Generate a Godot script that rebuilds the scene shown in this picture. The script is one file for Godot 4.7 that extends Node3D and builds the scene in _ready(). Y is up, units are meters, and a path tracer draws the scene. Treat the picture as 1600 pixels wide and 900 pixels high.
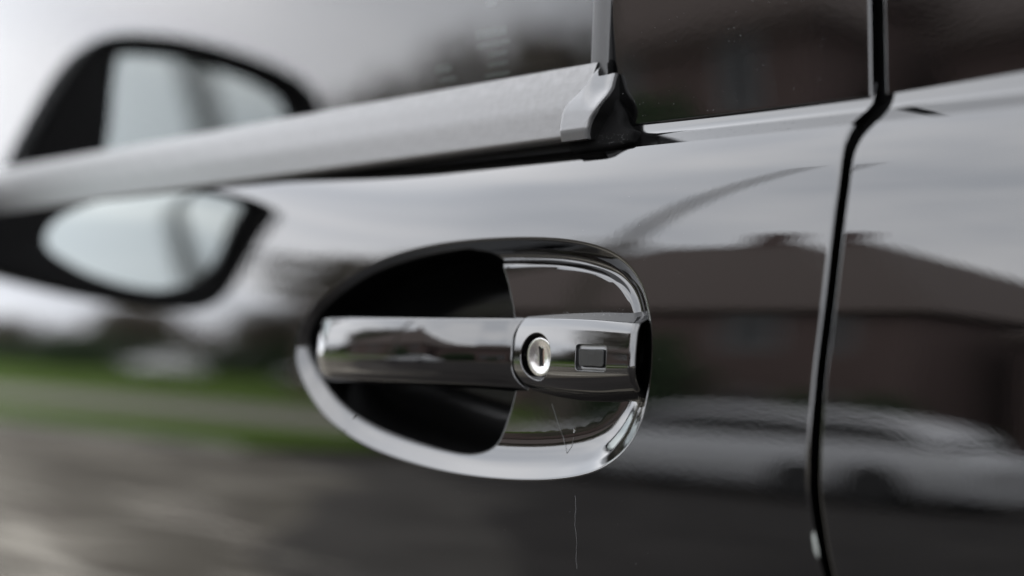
extends Node3D
# A black car's front door handle, seen close from behind at an angle. Car pieces are given in millimetres
# from the middle of the lock (x towards the rear, y up, z out of the door); mm() turns them into metres.

const LOCK_HEIGHT := 0.95
const CAR_BASE := Vector3(0.3, 0.0, -0.9)

var used_names := {}
var rng := RandomNumberGenerator.new()
var door_height := PackedFloat32Array()      # z of the door skin every half millimetre from y = -600
var front_height := PackedFloat32Array()
var front_slope := PackedFloat32Array()
var door_slope := PackedFloat32Array()       # how far its normal leans up there, radians
var rim := PackedVector2Array()              # outline of the handle recess
var rim_radius := PackedFloat32Array()       # the same outline as a radius round RIM_MIDDLE
const RIM_MIDDLE := Vector2(-46, 0)
const CUP_MIDDLE := Vector2(-78, 0)
var paint: StandardMaterial3D

func mm(p: Vector3) -> Vector3:
	return p * 0.001 + Vector3(0, LOCK_HEIGHT, 0) - CAR_BASE

# ------------------------------------------------------------------ mesh building
class Shape:
	var v := PackedVector3Array()
	var n := PackedVector3Array()
	var uv := PackedVector2Array()
	var ix := PackedInt32Array()
	func tri(a: int, b: int, c: int) -> void:
		var g := (v[b] - v[a]).cross(v[c] - v[a])
		if g.dot(n[a] + n[b] + n[c]) > 0.0:
			ix.append(a); ix.append(c); ix.append(b)
		else:
			ix.append(a); ix.append(b); ix.append(c)
	func rows(r: Array, normals := [], around := false, flip := false) -> void:
		# a sheet through rows of points; normals from the neighbours unless given
		var first := v.size()
		var h: int = r.size()
		var w: int = r[0].size()
		for j in h:
			for i in w:
				v.append(r[j][i])
				uv.append(Vector2(float(i) / (w - 1), float(j) / (h - 1)))
				if normals.size():
					n.append(normals[j][i])
				else:
					var du: Vector3
					if around:
						du = r[j][(i + 1) % w] - r[j][(i - 1 + w) % w]
					else:
						du = r[j][mini(i + 1, w - 1)] - r[j][maxi(i - 1, 0)]
					var dv: Vector3 = r[mini(j + 1, h - 1)][i] - r[maxi(j - 1, 0)][i]
					var c := du.cross(dv)
					if c.length_squared() < 1e-24:
						dv = r[mini(j + 2, h - 1)][i] - r[maxi(j - 2, 0)][i]
						c = du.cross(dv)
					c = c.normalized() if c.length_squared() > 1e-30 else Vector3.UP
					n.append(-c if flip else c)
		for j in h - 1:
			for i in (w if around else w - 1):
				var a := first + j * w + i
				var b := first + j * w + (i + 1) % w
				tri(a, b, b + w)
				tri(a, b + w, a + w)
	func fan(pts: PackedVector3Array, normal: Vector3) -> void:
		var first := v.size()
		var mid := Vector3.ZERO
		for p in pts:
			mid += p / pts.size()
		v.append(mid); n.append(normal); uv.append(Vector2(0.5, 0.5))
		for p in pts:
			v.append(p); n.append(normal); uv.append(Vector2.ZERO)
		for i in pts.size():
			tri(first, first + 1 + i, first + 1 + (i + 1) % pts.size())
	func poly(pts: PackedVector3Array, flat: PackedVector2Array, normal: Vector3) -> void:
		var first := v.size()
		for p in pts:
			v.append(p); n.append(normal); uv.append(Vector2.ZERO)
		var t := Geometry2D.triangulate_polygon(flat)
		for k in range(0, t.size(), 3):
			tri(first + t[k], first + t[k + 1], first + t[k + 2])
	func quad(a: Vector3, b: Vector3, c: Vector3, d: Vector3, normal: Vector3) -> void:
		var first := v.size()
		for p in [a, b, c, d]:
			v.append(p); n.append(normal)
		for q in [Vector2(0, 0), Vector2(1, 0), Vector2(1, 1), Vector2(0, 1)]:
			uv.append(q)
		tri(first, first + 1, first + 2)
		tri(first, first + 2, first + 3)
	func box(lo: Vector3, hi: Vector3, bevel := 0.0) -> void:
		# a box whose edges are chamfered
		var c := (lo + hi) * 0.5
		var s := (hi - lo) * 0.5
		var b := minf(bevel, minf(s.x, minf(s.y, s.z)) * 0.9)
		var ax := [Vector3.RIGHT, Vector3.UP, Vector3.BACK]
		for k in 3:
			var u: Vector3 = ax[(k + 1) % 3]
			var w: Vector3 = ax[(k + 2) % 3]
			for sg in [-1.0, 1.0]:
				var o: Vector3 = c + ax[k] * (s[k] * sg)
				var uu: Vector3 = u * (s[(k + 1) % 3] - b)
				var ww: Vector3 = w * (s[(k + 2) % 3] - b)
				quad(o - uu - ww, o + uu - ww, o + uu + ww, o - uu + ww, ax[k] * sg)
			if b > 0.0:
				for su in [-1.0, 1.0]:
					for sw in [-1.0, 1.0]:
						var l: Vector3 = ax[k] * (s[k] - b)
						var p: Vector3 = c + u * (s[(k + 1) % 3] * su) + w * ((s[(k + 2) % 3] - b) * sw)
						var q: Vector3 = c + u * ((s[(k + 1) % 3] - b) * su) + w * (s[(k + 2) % 3] * sw)
						quad(p - l, p + l, q + l, q - l, (u * su + w * sw).normalized())
	func mesh() -> ArrayMesh:
		var a := []
		a.resize(Mesh.ARRAY_MAX)
		a[Mesh.ARRAY_VERTEX] = v
		a[Mesh.ARRAY_NORMAL] = n
		a[Mesh.ARRAY_TEX_UV] = uv
		a[Mesh.ARRAY_INDEX] = ix
		var m := ArrayMesh.new()
		m.add_surface_from_arrays(Mesh.PRIMITIVE_TRIANGLES, a)
		return m

func numbered(called: String) -> String:
	var k: int = used_names.get(called, 0)
	used_names[called] = k + 1
	return called if k == 0 else "%s_%03d" % [called, k]

func part(called: String, s: Shape, m: Material, parent: Node3D, at := Vector3.ZERO) -> MeshInstance3D:
	var o := MeshInstance3D.new()
	o.name = called
	o.mesh = s.mesh()
	o.material_override = m
	o.position = at
	parent.add_child(o, true)
	return o

func tag(o: Node, label: String, category: String, group := "", kind := "") -> void:
	if label: o.set_meta("label", label)
	if category: o.set_meta("category", category)
	if group: o.set_meta("group", group)
	if kind: o.set_meta("kind", kind)

func thing(called: String, label: String, category: String, at: Vector3, turn := 0.0, group := "") -> Node3D:
	var o := Node3D.new()
	o.name = numbered(called)
	add_child(o, true)
	o.position = at
	o.rotation.y = turn
	tag(o, label, category, group)
	return o

func single(called: String, s: Shape, m: Material, label: String, category: String, at := Vector3.ZERO, kind := "") -> MeshInstance3D:
	var o := part(numbered(called), s, m, self, at)
	tag(o, label, category, "", kind)
	return o

func copy_of(o: Node3D, label: String, at: Vector3, turn := 0.0, size := 1.0) -> Node3D:
	var c: Node3D = o.duplicate()
	c.name = numbered(String(o.name).rstrip("_0123456789"))
	add_child(c, true)
	c.position = at
	c.rotation.y = turn
	c.scale = Vector3.ONE * size
	c.set_meta("label", label)
	return c

# ------------------------------------------------------------------ curves
func lin(xs: Array, ys: Array, x: float) -> float:
	if x <= xs[0]: return ys[0]
	for i in xs.size() - 1:
		if x <= xs[i + 1]:
			return lerpf(ys[i], ys[i + 1], (x - xs[i]) / (xs[i + 1] - xs[i]))
	return ys[-1]

func smooth(xs: Array, ys: Array, x: float) -> float:      # cubic through the points, xs rising
	if x <= xs[0]: return ys[0]
	var last := xs.size() - 1
	for i in last:
		if x <= xs[i + 1]:
			var h: float = xs[i + 1] - xs[i]
			var s: float = (ys[i + 1] - ys[i]) / h
			var m0: float = s if i == 0 else (ys[i + 1] - ys[i - 1]) / (xs[i + 1] - xs[i - 1])
			var m1: float = s if i + 1 == last else (ys[i + 2] - ys[i]) / (xs[i + 2] - xs[i])
			var t: float = (x - xs[i]) / h
			return ys[i] * (1 + 2 * t) * (1 - t) * (1 - t) + m0 * h * t * (1 - t) * (1 - t) + ys[i + 1] * t * t * (3 - 2 * t) + m1 * h * t * t * (t - 1)
	return ys[-1]

func rounded(pts: Array, radii: Array, step := 0.6, closed := false) -> PackedVector2Array:
	# a polyline with its corners rounded, cut into short steps
	var out := PackedVector2Array()
	var count := pts.size()
	for i in count:
		var p: Vector2 = pts[i]
		if not closed and (i == 0 or i == count - 1):
			out.append(p)
			continue
		var a: Vector2 = pts[(i - 1 + count) % count]
		var b: Vector2 = pts[(i + 1) % count]
		var d0 := (p - a).normalized()
		var d1 := (b - p).normalized()
		var turn := d0.angle_to(d1)
		var t: float = radii[i] * tan(absf(turn) / 2)
		t = minf(t, minf(p.distance_to(a), p.distance_to(b)) * 0.49)
		var r := t / maxf(tan(absf(turn) / 2), 1e-5)
		var p0 := p - d0 * t
		var side := Vector2(-d0.y, d0.x) * signf(turn)
		var c := p0 + side * r
		var k: int = clampi(int(ceil(absf(turn) / 0.09)), 3, 24)
		for j in k + 1:
			out.append(c + (p0 - c).rotated(turn * j / k))
	var dense := PackedVector2Array()
	for i in (out.size() if closed else out.size() - 1):
		var a := out[i]
		var b := out[(i + 1) % out.size()]
		var k := maxi(1, int(ceil(a.distance_to(b) / step)))
		for j in k:
			dense.append(a.lerp(b, float(j) / k))
	if not closed:
		dense.append(out[-1])
	return dense

func curve_through(pts: Array, per: int) -> PackedVector2Array:   # closed Catmull-Rom
	var out := PackedVector2Array()
	for i in pts.size():
		for j in per:
			out.append(pts[i].cubic_interpolate(pts[(i + 1) % pts.size()], pts[(i - 1 + pts.size()) % pts.size()], pts[(i + 2) % pts.size()], float(j) / per))
	return out

# ------------------------------------------------------------------ the door skin
func section(ay: Array, al: Array, slope: PackedFloat32Array, height: PackedFloat32Array) -> void:
	var raw := PackedFloat32Array()
	for i in 1401:
		raw.append(lin(ay, al, -600 + i * 0.5))
	for pass_ in 2:
		var s := PackedFloat32Array()
		for i in raw.size():
			var t := 0.0
			for k in range(-9, 10):
				t += raw[clampi(i + k, 0, raw.size() - 1)]
			s.append(t / 19)
		raw = s
	slope.append_array(raw)
	var z := 0.0
	for i in raw.size():
		height.append(z)
		z -= tan(raw[i]) * 0.5
	var zero := height[1200]
	for i in height.size():
		height[i] -= zero

func prepare_door() -> void:
	# the section at the handle and, flatter under the window, the one farther forward
	section([-600, -400, -250, -140, -90, -46, -15, 12, 28, 45, 60, 75, 90], [-0.16, -0.15, -0.14, -0.105, -0.035, 0.028, 0.06, 0.085, 0.13, 0.19, 0.29, 0.50, 0.72], door_slope, door_height)
	section([-600, -400, -250, -140, -90, -46, -15, 12, 28, 45, 60, 70, 76, 90], [-0.16, -0.15, -0.14, -0.105, -0.035, 0.028, 0.06, 0.085, 0.11, 0.135, 0.155, 0.19, 0.34, 0.6], front_slope, front_height)

func forward(x: float) -> float:                      # how much of the forward section there is
	return smoothstep(-70, -250, x)

func table(t: PackedFloat32Array, y: float) -> float:
	var q := clampf((y + 600) * 2, 0, t.size() - 1.001)
	var i := int(q)
	return lerpf(t[i], t[i + 1], q - i)

const BOW := 60000.0
const REAR_TURN := 0.025
func skin(x: float, y: float, rear := false) -> Vector3:
	var z := lerpf(table(door_height, y), table(front_height, y), forward(x)) - x * x / (2 * BOW)
	if rear:
		z += REAR_TURN * (x - 122)
	return Vector3(x, y, z)

func skin_normal(x: float, y: float, rear := false) -> Vector3:
	var w := forward(x)
	var along := (forward(x + 0.5) - forward(x - 0.5)) * (table(front_height, y) - table(door_height, y))
	return Vector3(x / BOW - along - (REAR_TURN if rear else 0.0), lerpf(tan(table(door_slope, y)), tan(table(front_slope, y)), w), 1).normalized()

func seam_front(y: float) -> float:
	return smooth([-600, -300, -150, -90, -64, -52, -35, -5, 24, 55, 67, 72.6, 76.8, 80, 84], [170, 160, 148, 131, 122.3, 119.4, 116.9, 118.1, 120.7, 121.8, 121.3, 121.2, 122.4, 124.4, 127], y)

func seam_rear(y: float) -> float:
	return smooth([-600, -300, -150, -90, -64, -52, -35, -5, 24, 55, 67, 73, 77, 81, 90], [175.0, 164.6, 152.0, 134.7, 125.9, 123.0, 120.6, 121.7, 124.3, 125.5, 125.2, 127.0, 130.2, 131.8, 132.4], y)

func prepare_rim() -> void:
	var p := [Vector2(-147.6, 1), Vector2(-140.3, 16.3), Vector2(-128.7, 25.2), Vector2(-102.9, 37.6), Vector2(-71, 43.9), Vector2(-41, 45.9), Vector2(-13, 45.8), Vector2(9.6, 44.3), Vector2(28, 40.6), Vector2(40, 35), Vector2(48.5, 26.3), Vector2(52.7, 14.2), Vector2(54, 0), Vector2(52, -16.5), Vector2(46.6, -27.8), Vector2(37.3, -36.1), Vector2(25, -41.2), Vector2(6.4, -44.6), Vector2(-20, -46.2), Vector2(-48.5, -45.6), Vector2(-78.4, -42), Vector2(-102.7, -36.6), Vector2(-124.3, -27.4), Vector2(-140, -13.8)]
	var dense := curve_through(p, 24)
	for k in 160:                                    # fair the outline
		var s := dense.duplicate()
		for i in dense.size():
			s[i] = dense[i] * 0.5 + (dense[(i + 1) % dense.size()] + dense[(i - 1 + dense.size()) % dense.size()]) * 0.25
		dense = s
	rim = dense
	rim_radius.resize(1440)
	var j := 0
	for k in 1440:
		var d := Vector2.from_angle(TAU * k / 1440)
		for tries in rim.size():
			var a := rim[j] - RIM_MIDDLE
			var b := rim[(j + 1) % rim.size()] - RIM_MIDDLE
			var ca := d.cross(a)
			var cb := d.cross(b)
			if ca * cb <= 0.0 and d.dot(a + b) > 0.0:
				rim_radius[k] = a.lerp(b, ca / (ca - cb) if ca != cb else 0.0).length()
				break
			j = (j + 1) % rim.size()

func rim_at(angle: float) -> float:
	var q := fposmod(angle, TAU) / TAU * 1440
	var i := int(q)
	return lerpf(rim_radius[i % 1440], rim_radius[(i + 1) % 1440], q - i)

# recess profile: depth and slope at a distance from the rim; its wall is gentle below and steeper above
const RECESS_DEPTH := 6.8
func recess(d: float, up: float) -> Vector2:
	var steep := deg_to_rad(lerpf(36.0, 47.0, smoothstep(-1.15, 0.95, up)))
	var r1 := 1.8
	var r2 := lerpf(24.0, 5.0, smoothstep(-1.15, 0.95, up))
	var h1 := r1 * (1 - cos(steep))
	var h3 := r2 * (1 - cos(steep))
	var a1 := r1 * sin(steep)
	var up_here := smoothstep(-0.3, 0.5, up)
	var raised := 2.3 * up_here * smoothstep(7.8, 11.0, d)             # the middle stands up as a boss below the upper wall
	var q_ := clampf((d - 7.8) / 3.2, 0, 1)
	var rise := 2.3 * up_here * 6 * q_ * (1 - q_) / 3.2
	var a2 := a1 + (RECESS_DEPTH - h1 - h3) / tan(steep)
	var a3 := a2 + r2 * sin(steep)
	if d <= 0: return Vector2.ZERO
	if d < a1:
		var c := sqrt(r1 * r1 - d * d)
		return Vector2(r1 - c, d / c)
	if d < a2: return Vector2(h1 + (d - a1) * tan(steep) - raised, tan(steep) - rise)
	if d < a3:
		var q := a3 - d
		var c := sqrt(r2 * r2 - q * q)
		return Vector2(RECESS_DEPTH - (r2 - c) - raised, q / c - rise)
	return Vector2(RECESS_DEPTH - raised, -rise)

func bowl(p: Vector2, near: int) -> Array:            # [position, normal] in the recess
	var best := 1e9
	var q := p
	for k in range(-60, 61):
		var a := rim[(near + k + rim.size()) % rim.size()]
		var b := rim[(near + k + 1 + rim.size()) % rim.size()]
		var c := Geometry2D.get_closest_point_to_segment(p, a, b)
		var d := p.distance_squared_to(c)
		if d < best:
			best = d
			q = c
	var dist := sqrt(best)
	var away := (p - q) / dist if dist > 1e-4 else Vector2.ZERO
	var h := recess(dist, -away.y)
	var s := skin(p.x, p.y)
	var n := skin_normal(p.x, p.y)
	var slope := Vector2(-n.x / n.z, -n.y / n.z) - away * h.y
	return [Vector3(p.x, p.y, s.z - h.x), Vector3(-slope.x, -slope.y, 1).normalized()]

func cup_edge(dir: Vector2, rim_r: float, cosine: float, outward: Vector2) -> float:   # where the deep finger cup begins, as a radius round CUP_MIDDLE
	var inset := lerpf(3.0, 7.0, pow(smoothstep(-0.9, 0.95, -outward.y), 1.8))
	var r := rim_r - inset / cosine
	if dir.x > 0.02:
		var w := 60.0
		for turn in 6:
			w = (-15.0 - 15.0 * pow(clampf(w * dir.y / 42.0, -1.2, 1.2), 2) - CUP_MIDDLE.x) / dir.x
			w = minf(w, 90.0)
		var k := 13.0
		var h := clampf(0.5 + 0.5 * (w - r) / k, 0, 1)
		r = lerpf(w, r, h) - k * h * (1 - h)
	return r

# ------------------------------------------------------------------ a sheet with a hole, on a grid
func holed(s: Shape, pts: Array, nrm: Array, flat: Array, holes: Array) -> void:
	# flat: the grid's plan positions; holes: [middle, Callable(angle) -> radius]. Inner points next to the edge are pulled onto it.
	var h: int = pts.size()
	var w: int = pts[0].size()
	var first := s.v.size()
	var inside := PackedByteArray()
	inside.resize(h * w)
	for j in h:
		for i in w:
			for hole in holes:
				var d: Vector2 = flat[j][i] - hole[0]
				if d.length_squared() < 40000 and d.length() < hole[1].call(d.angle()):
					inside[j * w + i] = 1
			s.v.append(pts[j][i]); s.n.append(nrm[j][i]); s.uv.append(flat[j][i] * 0.01)
	for j in h - 1:
		for i in w - 1:
			var a := j * w + i
			if inside[a] and inside[a + 1] and inside[a + w] and inside[a + w + 1]:
				continue
			s.tri(first + a, first + a + 1, first + a + w + 1)
			s.tri(first + a, first + a + w + 1, first + a + w)

func pull(p: Vector2, holes: Array, reach: float) -> Vector2:
	for hole in holes:
		var d: Vector2 = p - hole[0]
		if d.length_squared() < 40000:
			var r: float = hole[1].call(d.angle())
			if d.length() < r and d.length() > r - reach:
				return hole[0] + d.normalized() * (r - 0.0005)
	return p

# ------------------------------------------------------------------ materials
func noise_tex(freq: float, size := 256, normal := false, strength := 4.0, octaves := 3, sd := 1, ramp: Gradient = null) -> NoiseTexture2D:
	var f := FastNoiseLite.new()
	f.seed = sd
	f.frequency = freq
	f.fractal_octaves = octaves
	var t := NoiseTexture2D.new()
	t.width = size; t.height = size
	t.seamless = true
	t.noise = f
	t.as_normal_map = normal
	t.bump_strength = strength
	if ramp: t.color_ramp = ramp
	return t

func ramp(stops: Array) -> Gradient:
	var g := Gradient.new()
	var off := PackedFloat32Array()
	var col := PackedColorArray()
	for s in stops:
		off.append(s[0]); col.append(s[1])
	g.offsets = off; g.colors = col
	return g

func grey(v: float) -> Color:
	return Color(v, v, v).linear_to_srgb()

func rgb(r: float, g: float, b: float) -> Color:
	return Color(r, g, b).linear_to_srgb()

func mat(c: Color, rough := 0.6, metal := 0.0, spec := 0.5) -> StandardMaterial3D:
	var m := StandardMaterial3D.new()
	m.albedo_color = c
	m.roughness = rough
	m.metallic = metal
	m.metallic_specular = spec
	return m

func peel(m: StandardMaterial3D, tile: float, freq: float, amount: float, sd := 1) -> StandardMaterial3D:
	m.normal_enabled = true
	m.normal_texture = noise_tex(freq, 256, true, 6.0, 2, sd)
	m.normal_scale = amount
	m.uv1_triplanar = true
	m.uv1_scale = Vector3.ONE / tile
	return m

func _ready() -> void:
	rng.seed = 7
	# ---------------- camera
	var cam := Camera3D.new()
	cam.name = "camera"
	add_child(cam)
	cam.position = Vector3(0.35863, LOCK_HEIGHT + 0.01656, 0.385)
	cam.look_at(cam.position + Vector3(-0.694546, 0.017999, -0.719223))
	var lens := CameraAttributesPhysical.new()
	lens.frustum_focal_length = 59.26
	lens.frustum_focus_distance = 0.51
	lens.frustum_near = 0.05
	lens.frustum_far = 900.0
	lens.exposure_aperture = 3.5
	cam.attributes = lens
	cam.fov = 22.9
	cam.near = 0.05
	cam.far = 900.0
	cam.current = true
	# ---------------- sky, sun, exposure
	var env := Environment.new()
	env.background_mode = Environment.BG_SKY
	env.sky = Sky.new()
	env.sky.sky_material = overcast()
	env.tonemap_mode = Environment.TONE_MAPPER_LINEAR
	env.tonemap_exposure = 7.8
	env.sdfgi_enabled = true
	env.ssao_enabled = true
	env.ssil_enabled = true
	var we := WorldEnvironment.new()
	we.name = "daylight"
	we.environment = env
	add_child(we)
	var sun := DirectionalLight3D.new()
	sun.name = "sun"
	sun.light_color = Color(1.0, 0.97, 0.93)
	sun.light_energy = 0.15
	sun.light_angular_distance = 70.0
	sun.shadow_enabled = true
	add_child(sun)
	sun.look_at_from_position(Vector3.ZERO, -Vector3(0.25, 1.0, -0.55))
	# ---------------- the place
	prepare_door()
	prepare_rim()
	paint = peel(mat(grey(0.0004), 0.02), 0.05, 0.06, 0.0021)
	build_ground()
	build_houses()
	build_plants()
	build_mirror_band()
	build_parked_cars()
	build_car()
	build_traces()
	for o in find_children("*", "GeometryInstance3D", true, false):
		o.cast_shadow = GeometryInstance3D.SHADOW_CASTING_SETTING_ON

func overcast() -> PanoramaSkyMaterial:
	var f := FastNoiseLite.new()
	f.seed = 39
	f.frequency = 1.1
	f.fractal_octaves = 5
	var im := Image.create(768, 384, false, Image.FORMAT_RGBF)
	for y in 384:
		var up := (0.5 - (y + 0.5) / 384) * PI
		for x in 768:
			var a := TAU * (x + 0.5) / 768
			var d := Vector3(cos(up) * cos(a), sin(up), cos(up) * sin(a))
			var p := d / (maxf(d.y, 0.0) + 0.35)                    # a layer of cloud, seen from below
			var c := f.get_noise_3d(p.x * 1.1, p.y, p.z * 2.0)
			var b := 1.03 + 0.38 * c
			var t := clampf(c * 1.6 + 0.5, 0, 1)
			im.set_pixel(x, y, Color(b * lerpf(0.92, 0.985, t), b * lerpf(0.96, 0.995, t), b * lerpf(1.04, 1.03, t)))
	var m := PanoramaSkyMaterial.new()
	m.panorama = ImageTexture.create_from_image(im)
	return m

# ------------------------------------------------------------------ the car
func build_car() -> void:
	var car := thing("car", "black car seen close along its side at the front door handle", "car", CAR_BASE)
	build_door(car)
	build_recess(car)
	build_handle(car)
	build_window(car)
	build_rear(car)
	build_mirror(car)

func seam_lip(s: Shape, ys: PackedFloat32Array, edge: Callable, at: Callable, normal: Callable, way: float, r := 1.0) -> void:
	var pr := []
	var nr := []
	for y in ys:
		var x: float = edge.call(y)
		var p: Vector3 = at.call(x - way * r, y)
		var n: Vector3 = normal.call(x - way * r, y)
		var side := (Vector3(way, 0, 0) - n * n.x * way).normalized()
		var row := PackedVector3Array()
		var rn := PackedVector3Array()
		for k in 9:
			var a := PI / 2 * k / 8
			row.append(mm(p + side * r * sin(a) - n * r * (1 - cos(a))))
			rn.append(n * cos(a) + side * sin(a))
		row.append(mm(p + side * r - n * 16))
		rn.append(side)
		pr.append(row); nr.append(rn)
	s.rows(pr, nr)

func build_door(car: Node3D) -> void:
	var s := Shape.new()
	var ys := PackedFloat32Array()
	for y in [-622, -480, -400, -330, -270, -220, -180, -150, -130, -115, -100, -88, -78, -70, -64, -59]: ys.append(y)
	while ys[-1] < 76.5: ys.append(ys[-1] + 1.0)
	ys[-1] = 77.0
	var fr := PackedFloat32Array()
	for x in [-950, -860, -780, -700, -620, -550, -490, -440, -400, -360, -325, -290, -262, -238, -218, -200, -187, -176, -167, -160]: fr.append(x)
	var hole := [[RIM_MIDDLE, rim_at]]
	var pts := []
	var nrm := []
	var flat := []
	for y in ys:
		var xs := PackedFloat32Array(fr)
		var x1 := seam_front(y) - 1.0
		var k := 240
		for i in k:
			xs.append(lerpf(-159, x1, float(i) / (k - 1)))
		var a := PackedVector3Array()
		var b := PackedVector3Array()
		var c := PackedVector2Array()
		for x in xs:
			var q := pull(Vector2(x, y), hole, 2.4)
			a.append(mm(skin(q.x, q.y))); b.append(skin_normal(q.x, q.y)); c.append(q)
		pts.append(a); nrm.append(b); flat.append(c)
	holed(s, pts, nrm, flat, hole)
	seam_lip(s, ys, seam_front, func(x, y): return skin(x, y), func(x, y): return skin_normal(x, y), 1.0)
	belt(s, -950, func(y): return seam_front(y) - 1.2, false, 0.35)
	var o := part("front_door", s, paint, car)
	# the ends of the panel that close it towards the front and below
	var e := Shape.new()
	e.box(mm(Vector3(-950, -562, -40)), mm(Vector3(160, -560.5, -72 + 90)), 0.0)
	part("sill", e, mat(grey(0.02), 0.6), car)
	tag(o, "glossy black front door panel", "")
	# a pale chip on the rear edge of the door
	var chip := Shape.new()
	var cr := []
	for j in 9:
		var row := PackedVector3Array()
		for i in 17:
			var r := sin(PI / 2 * j / 8)
			var y := -55.0 + 4.2 * r * sin(TAU * i / 16)
			var x := seam_front(y) - 0.55 + 0.75 * r * cos(TAU * i / 16)
			row.append(mm(Vector3(x, y, skin(x, y).z - 0.25 + 0.45 * cos(PI / 2 * j / 8))))
		cr.append(row)
	chip.rows(cr, grid_normals(cr, Vector3(0, 0, 1)))
	part("edge_chip", chip, mat(rgb(0.07, 0.075, 0.068), 0.6), o)

func belt(s: Shape, x0: float, x1: Callable, rear: bool, r: float) -> void:
	# the ledge between the door skin and the glass: out at the crease, back in a cove
	var base := skin(0, 77)
	var prof := rounded([Vector2(77, base.z), Vector2(82.4, base.z - 5.3), Vector2(91, base.z - 9.2)], [0, 9.0, 0], 0.4)
	var pr := []
	var fade := [0.0, 0.25, 0.5, 0.75, 1.0]
	for q in prof:
		var row := PackedVector3Array()
		var xe: float = x1.call(q.x)
		for i in 61:
			var x := lerpf(x0, xe, 1 - pow(1 - i / 60.0, 1.6)) if not rear else lerpf(xe, x0, pow(i / 60.0, 1.6))
			var off := skin(x, 77, rear).z - base.z
			row.append(mm(Vector3(x, q.x, q.y + off)))
		pr.append(row)
	var a: Vector3 = pr[0][0]
	var du: Vector3 = pr[0][1] - pr[0][0]
	var dv: Vector3 = pr[1][0] - pr[0][0]
	s.rows(pr, [], false, du.cross(dv).z < 0)
	# the rounded crease itself
	var cr := []
	var cn := []
	for k in 5:
		var row := PackedVector3Array()
		var rn := PackedVector3Array()
		for i in 61:
			var xe: float = x1.call(77.0)
			var x := lerpf(x0, xe, 1 - pow(1 - i / 60.0, 1.6)) if not rear else lerpf(xe, x0, pow(i / 60.0, 1.6))
			var n0 := skin_normal(x, 77, rear)
			var n1 := Vector3(0, 0.82, 0.57)
			var n := n0.slerp(n1, k / 4.0)
			var m := n0.slerp(n1, 0.5)
			row.append(mm(skin(x, 77, rear) - m * r * 0.3 + n * r * 0.3 + m * 0.004))
			rn.append(n)
		cr.append(row); cn.append(rn)
	s.rows(cr, cn)

func build_recess(car: Node3D) -> void:
	var s := Shape.new()
	var count := rim.size()
	var steps := PackedFloat32Array([0, 0.12, 0.3, 0.55, 0.85, 1.2, 1.6, 2.0, 2.5, 3.1, 3.8, 4.5, 5.2, 6, 6.8, 7.7, 8.6, 9.6, 10.7, 11.8, 13.0])
	var pr := []
	var nr := []
	var cup := PackedVector2Array()
	for k in 35: pr.append(PackedVector3Array()); nr.append(PackedVector3Array())
	for i in count:
		var d := rim[i] - CUP_MIDDLE
		var rr := d.length()
		d /= rr
		var tang := (rim[(i + 1) % count] - rim[(i - 1 + count) % count]).normalized()
		var cosine := maxf(0.25, absf(d.cross(tang)))
		var outward := Vector2(tang.y, -tang.x)
		if outward.dot(d) < 0: outward = -outward
		var re := cup_edge(d, rr, cosine, outward)
		var reach := minf(13.5 / cosine, rr - re)
		cup.append(CUP_MIDDLE + d * re)
		for k in 35:
			var go: float
			if k <= 20: go = reach * steps[k] / 13.0
			else: go = lerpf(reach, rr - re, (k - 20) / 14.0)
			var b := bowl(rim[i] - d * go, i)
			pr[k].append(mm(b[0])); nr[k].append(b[1])
	s.rows(pr, nr, true)
	var o := part("handle_recess", s, paint, car)
	tag(o, "pressed oval recess round the door handle", "")
	# the deep cup behind the grip
	var c := Shape.new()
	var cr := []
	var lip := 1.4
	for k in 22: cr.append(PackedVector3Array())
	for i in count:
		var p := cup[i]
		var d := (p - CUP_MIDDLE).normalized()
		var b: Array = bowl(p, i)
		var z0: float = b[0].z
		for k in 7:
			var a := PI / 2 * k / 6
			cr[k].append(mm(Vector3(p.x - d.x * lip * sin(a), p.y - d.y * lip * sin(a), z0 + 0.02 - lip * (1 - cos(a)))))
		var q := p - d * lip
		for k in 15:
			var t := (k + 1) / 15.0
			var shrink := 0.0
			var depth := lerpf(z0 - lip, -44, minf(t * 1.5, 1.0))
			if t > 0.5: shrink = (t - 0.5) * 2
			var bend := pow(clampf(t * 1.5 - 0.45, 0, 1), 2) * 7
			var r := q.distance_to(CUP_MIDDLE)
			cr[7 + k].append(mm(Vector3(CUP_MIDDLE.x + d.x * maxf(0.2, (r - bend) * (1 - shrink)), CUP_MIDDLE.y + d.y * maxf(0.2, (r - bend) * (1 - shrink)), depth)))
	c.rows(cr, [], true)
	var dark := mat(grey(0.001), 0.25, 0.0, 0.3)
	part("finger_cup", c, dark, o)

# profile across the handle: y up, z out, taken at a station along x
func handle_sheet(prof: PackedVector2Array, stations: PackedFloat32Array, place: Callable) -> Array:
	var pr := []
	for u in stations:
		var row := PackedVector3Array()
		for q in prof:
			row.append(place.call(u, q))
		pr.append(row)
	return pr

func to_mm(rows: Array) -> Array:
	var out := []
	for r in rows:
		var row := PackedVector3Array()
		for p in r: row.append(mm(p))
		out.append(row)
	return out

func grid_normals(r: Array, outward: Vector3) -> Array:
	var out := []
	var h: int = r.size()
	var w: int = r[0].size()
	var sgn := 0.0
	for j in h:
		var row := PackedVector3Array()
		for i in w:
			var du: Vector3 = r[j][mini(i + 1, w - 1)] - r[j][maxi(i - 1, 0)]
			var dv: Vector3 = r[mini(j + 1, h - 1)][i] - r[maxi(j - 1, 0)][i]
			row.append(du.cross(dv).normalized())
		out.append(row)
	var mid: Vector3 = out[h / 2][w / 2]
	if mid.dot(outward) < 0:
		for row in out:
			for i in row.size(): row[i] = -row[i]
	return out

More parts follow.
